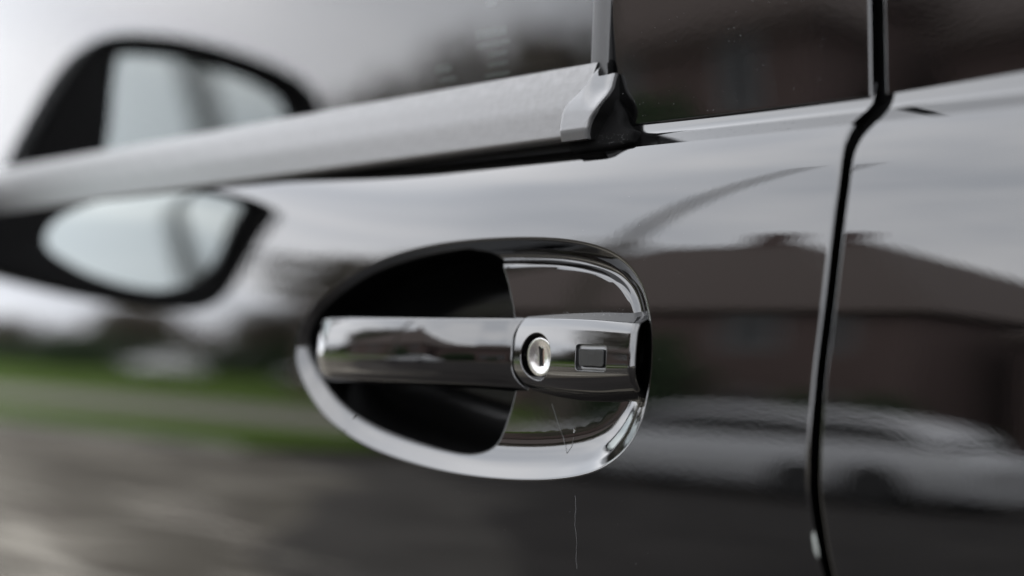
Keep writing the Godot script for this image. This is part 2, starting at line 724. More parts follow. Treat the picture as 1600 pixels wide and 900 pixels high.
func leaning(ys: Array, lean: Array, top: Vector2, bottom: Vector2) -> PackedVector2Array:
	# a face that bulges: how far it leans up at each height, between the two flanks; its middle stands at z = 0
	var face := PackedVector2Array()
	var y: float = ys[0]
	var z := 0.0
	var up: Array = ys.duplicate()
	up.reverse()
	var l: Array = lean.duplicate()
	l.reverse()
	while y > ys[-1]:
		face.append(Vector2(y, z))
		var a := lin(up, l, y)
		var step := 0.34 * cos(a)
		y -= step
		z += tan(clampf(a, -1.5, 1.5)) * step
	face.append(Vector2(ys[-1], z))
	var zero := 0.0
	for q in face:
		zero = maxf(zero, q.y)
	for i in face.size():
		face[i].y -= zero
	var out := PackedVector2Array()
	for k in 16: out.append(top.lerp(face[0], k / 16.0))
	out.append_array(face)
	for k in 12: out.append(face[-1].lerp(bottom, (k + 1) / 12.0))
	return out

func seam_x(y: float) -> float:                       # where the grip meets the lock housing
	return -15.0 + 8.5 * pow(maxf(0, (-y - 2) / 12.0), 2.4) + 4.2 * pow(maxf(0, (y - 6) / 9.0), 2.0)

func house_z(x: float) -> float:
	return -0.4 + 0.128 * x - 0.0003 * x * x

func rounded_box_radius(w: float, h: float, r: float) -> Callable:
	return func(a: float) -> float:
		var d := Vector2(absf(cos(a)), absf(sin(a)))
		var lo := 0.0
		var hi := w + h
		for k in 30:
			var m := (lo + hi) / 2
			var q := d * m - Vector2(w - r, h - r)
			var sd := Vector2(maxf(q.x, 0), maxf(q.y, 0)).length() + minf(maxf(q.x, q.y), 0) - r
			if sd < 0: lo = m
			else: hi = m
		return lo

func build_handle(car: Node3D) -> void:
	var h := Node3D.new()
	h.name = "door_handle"
	car.add_child(h)
	tag(h, "black pull handle with lock and sensor button", "")
	# ---- grip
	var g := Shape.new()
	var gp := leaning([15.2, 14.8, 14.2, 10, 5, 0, -4, -8, -11, -12.6, -13.2], [1.5, 0.9, 0.30, 0.22, 0.13, 0.035, -0.06, -0.30, -0.72, -1.1, -1.5], Vector2(13.6, -22), Vector2(-12.4, -22))
	var st := PackedFloat32Array()
	for i in 150: st.append(i / 149.0)
	var rows := handle_sheet(gp, st, func(u: float, q: Vector2) -> Vector3:
		# u: 0 at the seam, about 0.85 where the end starts to turn in
		var x0 := seam_x(q.x) - 0.7
		var x: float
		var z: float
		var ky := 1.0
		if u < 0.06:
			var a := minf(u / 0.045, 1.0) * PI / 2
			x = x0 + 0.5 * cos(a)
			z = -0.5 * (1 - sin(a)) - maxf(0.0, 1 - u / 0.006) * 5
		elif u < 0.72:
			var t := (u - 0.06) / 0.66
			x = lerpf(x0, -113, t)
			z = 0.0
		else:
			var a := (u - 0.72) / 0.28 * 1.45
			x = -113 - 21 * sin(a)
			z = -20 * (1 - cos(a))
			ky = 1 - 0.12 * pow((u - 0.72) / 0.28, 1.5)
		var crown := smooth([-140, -115, -90, -60, -32, -15, 4], [7.0, 8.6, 9.3, 7.6, 2.4, -1.9, -4.6], x)
		var kb := smooth([-136, -114, -65, -35, -13, 4], [0.80, 0.93, 0.93, 0.95, 1.04, 1.12], x)
		var y := q.x * ky * (kb if q.x < 0 else lerpf(1.0, 0.95, clampf((-x - 100) / 25, 0, 1)))
		return Vector3(x, y, crown + q.y + z))
	g.rows(to_mm(rows), grid_normals(to_mm(rows), Vector3(0, 0, 1)))
	var grip := part("grip", g, paint, h)
	# ---- lock housing
	var s := Shape.new()
	var hp := leaning([15.2, 14.9, 14.6, 12.2, 11.6, 11.2, 6, 0, -1.5, -3, -5, -8, -12, -14.6, -15.8], [1.1, 0.8, 0.42, 0.36, 0.25, 0.17, 0.13, 0.065, 0.03, -0.05, -0.26, -0.45, -0.72, -1.1, -1.5], Vector2(20.5, -15.5), Vector2(-16.2, -19))
	var hs := PackedFloat32Array()
	for i in 130: hs.append(i / 129.0)
	var shape := func(u: float, q: Vector2) -> Vector3:
		var x0 := seam_x(q.x)
		var end := 46.9
		var z := 0.0
		var x: float
		if u < 0.07:
			var a := minf(u / 0.055, 1.0) * PI / 2
			x = x0 + 0.5 - 0.5 * cos(a)
			z = -0.5 * (1 - sin(a)) - maxf(0.0, 1 - u / 0.007) * 5
		elif u < 0.86:
			x = lerpf(x0 + 0.5, end, (u - 0.07) / 0.79)
		else:
			var a := (u - 0.86) / 0.14 * 1.9
			if a < PI / 2:
				x = end + 2.2 * sin(a)
				z = -2.2 * (1 - cos(a))
			else:
				var f := (a - PI / 2) * 40
				x = end + 2.2 - 1.0 * f - 0.03 * f * f
				z = -2.2 - f
		var k := smooth([-16, 3, 26, 40, 45, 49], [1.0, 1.0, 0.97, 0.92, 0.90, 0.87], x)
		var kb := smooth([-16, -2, 8, 26, 40, 45, 49], [0.94, 1.0, 1.03, 1.01, 0.93, 0.89, 0.84], x)
		return Vector3(x, q.x * (k if q.x > 0 else kb), house_z(x) + q.y + z)
	var hr := handle_sheet(hp, hs, shape)
	var holes := [[Vector2(-2.0, 0.6), func(_a): return 9.0], [Vector2(28.2, 0.9), rounded_box_radius(8.1, 4.8, 1.5)]]
	var nrm := grid_normals(to_mm(hr), Vector3(0, 0, 1))
	var flat := []
	var face := func(x: float, y: float) -> float:      # z of the front face at a plan position
		var k := smooth([-16, 3, 26, 40, 45, 49], [1.0, 1.0, 0.97, 0.92, 0.90, 0.87], x)
		var kb := smooth([-16, -2, 8, 26, 40, 45, 49], [0.94, 1.0, 1.03, 1.01, 0.93, 0.89, 0.84], x)
		var v := y / (k if y > 0 else kb)
		for i in hp.size() - 1:
			if hp[i].x >= v and hp[i + 1].x < v:
				return house_z(x) + lerpf(hp[i].y, hp[i + 1].y, (hp[i].x - v) / (hp[i].x - hp[i + 1].x))
		return house_z(x)
	var pts := []
	for j in hr.size():
		var row := PackedVector3Array()
		var fl := PackedVector2Array()
		for i in hr[j].size():
			var p: Vector3 = hr[j][i]
			var front: bool = p.z > house_z(p.x) - 4.5 and p.x < 48
			var q := pull(Vector2(p.x, p.y), holes, 0.75) if front else Vector2(500, 0)
			if front and (q.x != p.x or q.y != p.y):
				p = Vector3(q.x, q.y, face.call(q.x, q.y))
			row.append(mm(p)); fl.append(q)
		pts.append(row); flat.append(fl)
	holed(s, pts, nrm, flat, holes)
	var house := part("lock_housing", s, paint, h)
	# dark filler that closes the seam between grip and housing
	var f := Shape.new()
	f.box(mm(Vector3(-24, -11, -20)), mm(Vector3(-2, 11, -7.5)), 0.001)
	part("seam_core", f, mat(grey(0.004), 0.7, 0.0, 0.2), h)
	# well of the lock and groove of the sensor
	var black := mat(grey(0.004), 0.3)
	for k in 2:
		var w := Shape.new()
		var mid: Vector2 = holes[k][0]
		var rr := []
		var r: float = [0.4, 0.22][k]
		var deep: float = [5.5, 1.6][k]
		for j in 12: rr.append(PackedVector3Array())
		for i in 120:
			var a := TAU * i / 120
			var d := Vector2.from_angle(a)
			var rad: float = holes[k][1].call(a)
			var p := mid + d * rad
			var z: float = face.call(p.x, p.y)
			for j in 8:
				var b := PI / 2 * j / 7
				rr[j].append(mm(Vector3(p.x - d.x * r * sin(b), p.y - d.y * r * sin(b), z - r * (1 - cos(b)))))
			var zf: float = house_z(mid.x) + 0.1 * (p.x - mid.x)
			var q := p - d * r
			rr[8].append(mm(Vector3(q.x, q.y, lerpf(z, zf - deep, 0.5))))
			rr[9].append(mm(Vector3(q.x - d.x * 0.1, q.y - d.y * 0.1, zf - deep)))
			rr[10].append(mm(Vector3(q.x - d.x * 0.12, q.y - d.y * 0.12, zf - deep - 0.01)))
			rr[11].append(mm(Vector3(mid.x, mid.y, house_z(mid.x) - deep - 0.01)))
		w.rows(rr, [], true)
		part(["lock_well", "sensor_groove"][k], w, paint if k == 0 else black, house)
	# sensor button
	var b := Shape.new()
	var sm: Vector2 = holes[1][0]
	var rad := rounded_box_radius(6.4, 3.1, 0.9)
	var br := []
	for j in 10: br.append(PackedVector3Array())
	for i in 120:
		var a := TAU * i / 120
		var d := Vector2.from_angle(a)
		var r: float = rad.call(a)
		for j in 10:
			var back := [0, 0, 0.03, 0.1, 0.22, 0.4, 0.8, 1.6, 3.0, 99][j] as float
			var down := [1.5, 0.5, 0.33, 0.18, 0.08, 0.02, 0.0, -0.02, -0.03, -0.04][j] as float
			var p := sm + d * maxf(0.0, r - back)
			br[j].append(mm(Vector3(p.x, p.y, house_z(p.x) - 0.3 - down)))
	var bn := grid_normals(br, Vector3(0, 0, 1))
	for j in range(5, 10):
		for i in 120: bn[j][i] = Vector3(-0.08, 0.045, 1).normalized()
	b.rows(br, bn, true)
	part("sensor_button", b, peel(mat(grey(0.003), 0.36, 0.0, 0.30), 0.03, 0.06, 0.05, 3), h)
	build_lock(h, holes[0][0])

func build_lock(h: Node3D, mid: Vector2) -> void:
	# key cylinder: a dished metal face with a key slot, in a frame of its own that leans with the housing
	var lk := Node3D.new()
	lk.name = "lock_cylinder"
	h.add_child(lk)
	lk.position = mm(Vector3(mid.x + 0.6, mid.y - 0.2, house_z(mid.x) - 2.3))
	lk.rotation.y = -0.09
	var zr := func(r: float) -> float:
		return smooth([0, 2.0, 3.6, 4.8, 5.9, 6.7, 7.2, 7.5], [-0.75, -0.62, -0.42, -0.1, 0.22, 0.28, 0.12, -0.5], r)
	var slot := rounded_box_radius(1.45, 3.7, 0.35)
	var hole := [[Vector2(0.1, 0.25), slot]]
	var s := Shape.new()
	var pts := []
	var nrm := []
	var flat := []
	# polar sheet, split in the middle by a fine square one
	var n := 76
	for j in n + 1:
		var pr := PackedVector3Array()
		var nr := PackedVector3Array()
		var fl := PackedVector2Array()
		for i in n + 1:
			var u := Vector2(-1 + 2.0 * i / n, -1 + 2.0 * j / n)
			var disc := Vector2(u.x * sqrt(1 - u.y * u.y / 2), u.y * sqrt(1 - u.x * u.x / 2)) * 7.5
			var q := pull(disc, hole, 0.35)
			var r := q.length()
			var z: float = zr.call(r)
			var sl: float = (zr.call(r + 0.02) - zr.call(maxf(0.0, r - 0.02))) / 0.04
			var d := q / r if r > 1e-5 else Vector2.ZERO
			pr.append(Vector3(q.x, q.y, z) * 0.001); nr.append(Vector3(-sl * d.x, -sl * d.y, 1).normalized()); fl.append(q)
		pts.append(pr); nrm.append(nr); flat.append(fl)
	holed(s, pts, nrm, flat, hole)
	var rim_rows := [PackedVector3Array(), PackedVector3Array()]
	for i in 97:
		var d := Vector2.from_angle(TAU * i / 96) * 7.5
		rim_rows[0].append(Vector3(d.x, d.y, -0.5) * 0.001)
		rim_rows[1].append(Vector3(d.x, d.y, -4.0) * 0.001)
	s.rows(rim_rows, [], false, true)
	var steel := mat(rgb(0.25, 0.245, 0.24), 0.24, 1.0)
	peel(steel, 0.012, 0.02, 0.10, 9)
	var f := part("metal_face", s, steel, lk)
	var w := Shape.new()
	var wr := [PackedVector3Array(), PackedVector3Array(), PackedVector3Array()]
	for i in 73:
		var a := TAU * i / 72
		var p := Vector2(0.1, 0.25) + Vector2.from_angle(a) * (slot.call(a)  as float)
		wr[0].append(Vector3(p.x, p.y, zr.call(p.length())) * 0.001)
		wr[1].append(Vector3(p.x, p.y, -3.2) * 0.001)
		wr[2].append(Vector3(0.1, 0.25, -3.2) * 0.001)
	w.rows(wr)
	part("key_slot", w, mat(grey(0.01), 0.4), lk)
	# the shutter inside the slot and the burr of metal at its top
	var fl := Shape.new()
	fl.box(Vector3(-0.0002, -0.0030, -0.0028), Vector3(0.0011, 0.0030, -0.0014), 0.0002)
	part("slot_shutter", fl, mat(rgb(0.16, 0.11, 0.10), 0.3, 1.0), lk)
	var bu := Shape.new()
	bu.box(Vector3(-0.0003, 0.0031, -0.0010), Vector3(0.0019, 0.0040, -0.00025), 0.0003)
	part("slot_tab", bu, steel, lk)

# ------------------------------------------------------------------ window, trim, pillar
func sweep(s: Shape, prof: PackedVector2Array, x0: float, x1: float, steps: int, rise: float, outward := Vector3(0, 0, 1)) -> void:
	var pr := []
	for i in steps + 1:
		var x := lerpf(x0, x1, float(i) / steps)
		var row := PackedVector3Array()
		for q in prof:
			row.append(mm(Vector3(x, q.x + rise * x, q.y - x * x / (2 * BOW))))
		pr.append(row)
	s.rows(pr, grid_normals(pr, outward))

const LEAN := 0.07
const GLASS_TURN := 0.018
func glass_z(y: float, at: float, lean := LEAN) -> float:
	return at - (y - 90) * lean

func slab(s: Shape, left: Callable, right: Callable, y0: float, y1: float, z: float, r: float, bow := 0.0, lean := LEAN) -> void:
	# an upright panel with rounded side and lower edges
	var pr := []
	var ys := PackedFloat32Array()
	for k in 7: ys.append(y0 + r * (1 - cos(PI / 2 * k / 6)))
	var y := ys[-1]
	while y < y0 + 24: y += 0.7; ys.append(y)
	while y < y1: y += 12; ys.append(y)
	for yy in ys:
		var row := PackedVector3Array()
		var drop := 0.0
		if yy < y0 + r: drop = r - sqrt(maxf(0, r * r - pow(y0 + r - yy, 2)))
		var a: float = left.call(yy)
		var b: float = right.call(yy)
		var zz := glass_z(yy, z, lean) - drop
		row.append(mm(Vector3(a, yy, zz - r - 4)))
		for k in 8: row.append(mm(Vector3(a + r * (1 - cos(PI / 2 * k / 7)), yy, zz - r + r * sin(PI / 2 * k / 7))))
		for k in range(1, 24):
			var t := k / 24.0
			row.append(mm(Vector3(lerpf(a + r, b - r, t), yy, zz + bow * t * (1 - t) * 4)))
		for k in 8: row.append(mm(Vector3(b - r + r * sin(PI / 2 * k / 7), yy, zz - r + r * cos(PI / 2 * k / 7))))
		row.append(mm(Vector3(b, yy, zz - r - 4)))
		pr.append(row)
	s.rows(pr, grid_normals(pr, Vector3(0, 0, 1)))

func build_window(car: Node3D) -> void:
	var satin := peel(mat(rgb(0.019, 0.018, 0.017), 0.36), 0.02, 0.05, 0.07, 4)
	satin.roughness_texture = noise_tex(0.02, 256, false, 1.0, 4, 8, ramp([[0.0, grey(0.35)], [1.0, grey(1.0)]]))
	satin.roughness = 0.55
	# glass
	var g := Shape.new()
	var rows := []
	for j in 13:
		var row := PackedVector3Array()
		for i in 31:
			var x := lerpf(-950, 13, i / 30.0)
			var y := lerpf(70, 470, j / 12.0)
			row.append(mm(Vector3(x, y, glass_z(y, -20) + GLASS_TURN * x)))
		rows.append(row)
	g.rows(rows, grid_normals(rows, Vector3(0, 0, 1)))
	var pane := mat(Color(grey(0.0006), 0.75), 0.0, 0.0, 0.42)
	pane.transparency = BaseMaterial3D.TRANSPARENCY_ALPHA
	var glass := part("window_glass", g, pane, car)
	tag(glass, "dark side window of the front door", "")
	# etched maker's mark low in the rear corner: short lines too blurred to read, mirrored rows
	var e := Shape.new()
	var lines := [[-46, 137, 5, 5.0], [-51, 124.5, 17, 3.0], [-50, 120.2, 18, 1.8], [-43, 116, 10, 1.6], [-43.5, 111.8, 11, 1.6], [-45, 107.6, 14, 1.4], [-75, 113, 9, 3.0], [-72, 109, 10, 1.5]]
	for l in lines:
		var x: float = l[0]
		while x < l[0] + l[2]:
			var w := rng.randf_range(0.25, 0.6)
			var z := glass_z(l[1] + 6, -20) - 0.6 + GLASS_TURN * (x - 6)
			e.box(mm(Vector3(x - 6, l[1] + 5, z - 0.02)), mm(Vector3(x + w - 6, l[1] + 5 + l[3], z + 0.02)), 0.0)
			x += w + rng.randf_range(0.2, 0.4)
	part("etched_mark", e, mat(rgb(0.22, 0.27, 0.25), 0.6, 0.0, 0.2), glass)
	# cabin behind the glass
	var c := Shape.new()
	c.box(mm(Vector3(-950, -300, -1500)), mm(Vector3(700, 470, -1480)), 0.0)
	c.box(mm(Vector3(-950, -320, -1500)), mm(Vector3(700, -300, -70)), 0.0)
	c.box(mm(Vector3(-970, -320, -1500)), mm(Vector3(-950, 470, -70)), 0.0)
	part("cabin_lining", c, mat(grey(0.006), 0.8, 0.0, 0.2), car)
	var rf := Shape.new()
	rf.box(mm(Vector3(-970, 462, -1500)), mm(Vector3(720, 500, -30)), 0.012)
	part("roof_edge", rf, paint, car)
	var inner := Shape.new()
	inner.box(mm(Vector3(-950, -560, -75)), mm(Vector3(700, 66, -62)), 0.0)
	part("door_lining", inner, mat(grey(0.004), 0.7, 0.0, 0.2), car)
	# belt trim
	var t := Shape.new()
	var prof := rounded([Vector2(82.0, -40), Vector2(80.9, -12.8), Vector2(82.3, -10.4), Vector2(94.3, -12.4), Vector2(104.5, -15.9), Vector2(110.7, -19.2), Vector2(110.5, -40)], [0, 0.8, 1.6, 30, 30, 1.2, 0], 0.5)
	sweep(t, prof, -950, 13, 60, 0.0128)
	var trim := part("window_trim", t, satin, car)
	tag(trim, "grey satin trim strip along the foot of the window", "")
	var sh := Shape.new()
	sh.box(mm(Vector3(-950, 70, -27)), mm(Vector3(24, 81.2, -17.6)), 0.0)
	part("lower_seal", sh, mat(grey(0.003), 0.8, 0.0, 0.2), trim)
	# moulded end piece of the trim
	var cp := Shape.new()
	var pr := []
	var nv := 46
	for j in nv + 1:
		var v := float(j) / nv
		var row := PackedVector3Array()
		var yb := lerpf(80.2, 108.4, v)
		var xl := smooth([80, 90, 93.4, 99.6, 104, 108.4], [1.9, 2.1, 3.8, 10.8, 12.8, 14.2], yb)
		var xr := smooth([80, 84, 88.4, 91.6, 97, 101, 108.4], [15.0, 15.8, 17.0, 18.8, 20.4, 20.6, 20.6], yb)
		for k in 32:
			var x := 0.0
			var dz := 1.5
			if k < 5:
				x = xl + 0.9 * k / 4
				dz = -0.4 + 1.9 * sin(PI / 2 * k / 4)
			elif k < 25:
				x = lerpf(xl + 0.9, xr - 1.0, (k - 4) / 20.0)
			elif k < 31:
				var a := PI / 2 * (k - 24) / 6
				x = xr - 1.0 + sin(a)
				dz = 1.5 - (1 - cos(a))
			else:
				x = xr - 0.05
				dz = -0.8
			var top := 108.5
			if x < 15.6: top = minf(109.4, 104.6 + 3.0 * (15.6 - x))
			else: top = 104.6 + 0.2 * (x - 15.6)
			var y := 80.9 + (top - 80.9) * v
			var z := 0.0
			for o in [-2.4, -1.2, 0.0, 1.2, 2.4]:
				z += lin([80.5, 81.2, 82.2, 94.3, 104.5, 111], [-13.0, -12.0, -10.6, -12.4, -15.9, -19.2], y + o) / 5
			z -= 4.6 * smoothstep(11.5, 20.5, x) * smoothstep(91, 101, y)
			row.append(mm(Vector3(x, y + 0.0128 * x, z + dz)))
		pr.append(row)
	cp.rows(pr, grid_normals(pr, Vector3(0, 0, 1)))
	var side := Shape.new()
	var sr := []
	for row in pr:
		var a: Vector3 = row[31]
		var out := PackedVector3Array()
		for k in 6: out.append(a + Vector3(-0.00005, 0, -0.0019 * k + 0.0001))
		sr.append(out)
	side.rows(sr, grid_normals(sr, Vector3(1, 0, 0)))
	part("end_piece_flank", side, mat(grey(0.0015), 0.5, 0.0, 0.2), trim)
	var cap_m := peel(mat(grey(0.030), 0.24), 0.02, 0.03, 0.03, 6)
	part("trim_end_piece", cp, cap_m, trim)
	# upright strip at the back of the window
	var st := Shape.new()
	slab(st, func(_y): return 8.6, func(_y): return 17.2, 96, 462, -18.6, 0.6, 0.2)
	var strip := part("window_edge_strip", st, mat(grey(0.007), 0.35, 0.0, 0.35), car)
	# gloss pillar cover
	var p := Shape.new()
	slab(p, func(y): return smooth([80, 88, 92, 97, 102, 480], [25.5, 24.6, 21.2, 17.8, 17.0, 17.0], y), func(_y): return 125.2, 85.6, 462, -23.0, 0.9, 0.4, -0.02)
	var cover := part("pillar_cover", p, peel(mat(grey(0.0004), 0.02), 0.055, 0.05, 0.0025, 2), car)
	tag(cover, "glossy black cover of the middle pillar", "")
	# rubber seal at the foot of the pillar
	var sl := Shape.new()
	var outline := curve_through([Vector2(6, 110), Vector2(16.5, 112), Vector2(17.8, 106), Vector2(18.3, 100), Vector2(21.0, 95), Vector2(23.8, 91), Vector2(25.2, 87), Vector2(28.0, 84.4), Vector2(31.4, 83.0), Vector2(31.8, 80.6), Vector2(31.0, 78.4), Vector2(24, 77.2), Vector2(12, 77.2), Vector2(2, 78), Vector2(2, 92)], 6)
	var lay := []
	for k in 8:
		var a := PI / 2 * maxf(0, k - 1) / 6
		var row := PackedVector3Array()
		for q in outline:
			var d := (Vector2(14, 90) - q).normalized()
			var w := q + d * 2.2 * (1 - cos(a))
			row.append(mm(Vector3(w.x, w.y, lerpf(-17.2, -22.2, smoothstep(79, 93, w.y)) + 2.2 * sin(a) - (9.0 if k == 0 else 0.0))))
		lay.append(row)
	sl.rows(lay, [], true, true)
	var lid := []
	for k in 5:
		var row := PackedVector3Array()
		for i in outline.size():
			var w := outline[i] + (Vector2(14, 90) - outline[i]).normalized() * 2.2
			w = w.lerp(Vector2(14, 90), k / 4.0)
			row.append(mm(Vector3(w.x, w.y, lerpf(-15.0, -20.0, smoothstep(79, 93, w.y)))))
		lid.append(row)
	sl.rows(lid, grid_normals(lid, Vector3(0, 0, 1)), true)
	var rubber := mat(grey(0.0012), 0.8, 0.0, 0.12)
	part("corner_seal", sl, rubber, car)

func build_rear(car: Node3D) -> void:
	var s := Shape.new()
	var ys := PackedFloat32Array()
	for y in [-622, -480, -400, -330, -270, -220, -180, -150, -130, -115, -100, -88, -78, -70, -64, -58]: ys.append(y)
	while ys[-1] < 76: ys.append(ys[-1] + 1.5)
	ys[-1] = 77.0
	var pr := []
	var nr := []
	for y in ys:
		var a := PackedVector3Array()
		var b := PackedVector3Array()
		for i in 70:
			var x := lerpf(seam_rear(y) + 1.0, 720, pow(i / 69.0, 1.8))
			a.append(mm(skin(x, y, true))); b.append(skin_normal(x, y, true))
		pr.append(a); nr.append(b)
	s.rows(pr, nr)
	seam_lip(s, ys, seam_rear, func(x, y): return skin(x, y, true), func(x, y): return skin_normal(x, y, true), -1.0)
	belt(s, 720, func(y): return seam_rear(y) + 1.0, true, 0.8)
	var o := part("rear_door", s, paint, car)
	tag(o, "glossy black rear door panel behind the seam", "")
	var q := Shape.new()
	slab(q, func(_y): return 129.8, func(_y): return 700.0, 86.0, 462, -23.4, 0.9, 0.0, -0.03)
	var gl := part("rear_quarter_panel", q, peel(mat(grey(0.0004), 0.02), 0.055, 0.05, 0.0025, 2), car)
	tag(gl, "dark glossy panel and glass above the rear door", "")
	# rubber that closes the gap between the doors, set well back
	var r := Shape.new()
	var rows := []
	for k in 60:
		var y := lerpf(-560, 90, k / 59.0)
		var row := PackedVector3Array()
		for i in 7:
			var x := lerpf(seam_front(y) - 6, seam_rear(y) + 6, i / 6.0)
			row.append(mm(Vector3(x, y, skin(x, y).z - 14 + 2 * sin(PI * i / 6.0))))
		rows.append(row)
	r.rows(rows, grid_normals(rows, Vector3(0, 0, 1)))
	r.box(mm(Vector3(112, 80, -45)), mm(Vector3(142, 462, -36)), 0.0)
	part("door_gap_seal", r, mat(grey(0.002), 0.7, 0.0, 0.2), car)

func build_mirror(car: Node3D) -> void:
	var m := Node3D.new()
	m.name = "wing_mirror"
	car.add_child(m)
	tag(m, "black wing mirror seen reflected in the window and the door", "")
	var o2 := [Vector2(-6, 66), Vector2(0, 121), Vector2(15, 167), Vector2(31, 202), Vector2(50, 221), Vector2(98, 233), Vector2(147, 236), Vector2(186, 234), Vector2(214, 227), Vector2(229, 211), Vector2(229, 178), Vector2(222, 138), Vector2(213, 92), Vector2(201, 66), Vector2(178, 53), Vector2(131, 49), Vector2(79, 50), Vector2(22, 53)]
	var out := curve_through(o2, 6)
	var g2 := [Vector2(53, 92), Vector2(54, 126), Vector2(55, 157), Vector2(54, 204), Vector2(66, 213), Vector2(98, 220), Vector2(147, 222), Vector2(176, 219), Vector2(198, 211), Vector2(206, 194), Vector2(203, 155), Vector2(197, 110), Vector2(184, 86), Vector2(160, 71), Vector2(131, 66), Vector2(98, 68), Vector2(76, 73), Vector2(58, 80)]
	var inn := curve_through(g2, 6)
	var mid := Vector2(116, 146)
	var s := Shape.new()
	var rows := []
	for st in [[-622, 0.02], [-620, 0.25], [-614, 0.5], [-602, 0.72], [-582, 0.88], [-557, 0.97], [-532, 1.0], [-520, 1.0], [-516, 0.985]]:
		var row := PackedVector3Array()
		for q in out:
			var w: Vector2 = mid + (q - mid) * st[1]
			row.append(mm(Vector3(st[0], w.y, w.x)))
		rows.append(row)
	s.rows(rows, [], true, true)
	var face := [PackedVector3Array(), PackedVector3Array(), PackedVector3Array()]
	for i in out.size():
		var w := mid + (out[i] - mid) * 0.985
		face[0].append(mm(Vector3(-516, w.y, w.x)))
		face[1].append(mm(Vector3(-517, inn[i].y, inn[i].x)))
		face[2].append(mm(Vector3(-532, inn[i].y, inn[i].x)))
	s.rows(face, [], true, true)
	part("mirror_housing", s, mat(grey(0.003), 0.45, 0.0, 0.2), m)
	var g := Shape.new()
	var pane := PackedVector3Array()
	for q in inn: pane.append(mm(Vector3(-526 + (q.x - 150) * 0.03, q.y, q.x)))
	g.fan(pane, Vector3(1, 0.0, -0.03).normalized())
	part("mirror_glass", g, mat(rgb(0.80, 0.86, 0.84), 0.01, 1.0), m)
	var a := Shape.new()
	a.box(mm(Vector3(-607, 66, -45)), mm(Vector3(-537, 110, 60)), 0.012)
	part("mirror_arm", a, mat(grey(0.003), 0.5, 0.0, 0.2), m)

# ------------------------------------------------------------------ dust, hair, drop
func build_traces() -> void:
	var pale := mat(rgb(0.10, 0.10, 0.10), 0.8)
	var fib := Shape.new()
	var p := PackedVector3Array()
	for k in 19:
		var y := lerpf(-48.5, -74.5, k / 18.0)
		var x := 20.6 + 0.3 * sin(k * 0.7) + 0.12 * sin(k * 2.3) + k * 0.06
		p.append(skin(x, y) + Vector3(0, 0, 0.12))
	for k in 18: tube(fib, world_of(p[k]), world_of(p[k + 1]), 0.00004, 0.00004, 6)
	single("thread", fib, mat(rgb(0.05, 0.05, 0.05), 0.8), "thin pale thread hanging on the door below the handle recess", "thread")
	var hair := Shape.new()
	var near := 0
	var pts := [Vector2(2, -17), Vector2(5.5, -24), Vector2(8.5, -29), Vector2(11.5, -34.5), Vector2(13.2, -32), Vector2(13.6, -28.5)]
	var q := PackedVector3Array()
	for c in pts:
		for k in rim.size():
			if rim[k].distance_squared_to(c) < rim[near].distance_squared_to(c): near = k
		q.append(bowl(c, near)[0] + Vector3(0, 0, 0.1))
	for k in q.size() - 1: tube(hair, world_of(q[k]), world_of(q[k + 1]), 0.00007, 0.00005, 6)
	single("hair", hair, mat(rgb(0.03, 0.03, 0.03), 0.7), "short hair stuck in the lower part of the handle recess", "hair")
	var drop := Shape.new()
	for k in rim.size():
		if rim[k].distance_squared_to(Vector2(13.4, -26)) < rim[near].distance_squared_to(Vector2(13.4, -26)): near = k
	var at: Array = bowl(Vector2(13.4, -26), near)
	var rows := []
	for j in 9:
		var row := PackedVector3Array()
		for i in 17:
			var r := sin(PI / 2 * j / 8)
			row.append(Vector3(cos(TAU * i / 16) * r * 0.0005, sin(TAU * i / 16) * r * 0.0011 - 0.0003 * (1 - r), cos(PI / 2 * j / 8) * 0.0005))
		rows.append(row)
	drop.rows(rows, grid_normals(rows, Vector3(0, 0, 1)))
	var water := mat(Color(1, 1, 1, 0.0), 0.0)
	water.refraction_enabled = true
	water.refraction_scale = 0.033
	single("water_drop", drop, water, "tiny clear water drop in the lower part of the handle recess", "water drop", world_of(at[0]))
	var dust := Shape.new()
	for k in 70:
		var x := rng.randf_range(2, 40)
		var f := rng.randf()
		place_speck(dust, Vector3(x, lerpf(15.5, 18.4, f), house_z(x) - lerpf(2.3, 10.0, f)), rng.randf_range(0.03, 0.08))
	for k in 40:
		var x := rng.randf_range(16, 33)
		var y := rng.randf_range(78.3, 83.0)
		place_speck(dust, Vector3(x - 2, y, -14.95 - 0.6 * smoothstep(79, 93, y)), rng.randf_range(0.025, 0.07))
	for k in 60:
		var x := rng.randf_range(22, 118)
		var y := rng.randf_range(88, 125)
		place_speck(dust, Vector3(x, y, glass_z(y, -22.6, -0.02)), rng.randf_range(0.05, 0.10))
	for k in 80:
		var x := rng.randf_range(-40, 110)
		var y := rng.randf_range(-70, 72)
		if Vector2(x, y).distance_to(RIM_MIDDLE) > rim_at((Vector2(x, y) - RIM_MIDDLE).angle()) + 2:
			place_speck(dust, skin(x, y), rng.randf_range(0.04, 0.09))
	single("dust", dust, pale, "pale dust specks on the handle, seal and paint", "dust", Vector3.ZERO, "stuff")

func world_of(p: Vector3) -> Vector3:
	return p * 0.001 + Vector3(0, LOCK_HEIGHT, 0)

func place_speck(s: Shape, p: Vector3, r: float) -> void:
	var c := world_of(p)
	s.box(c - Vector3(r, r, r * 0.5) * 0.001, c + Vector3(r * 1.3, r, r) * 0.001, r * 0.0004)

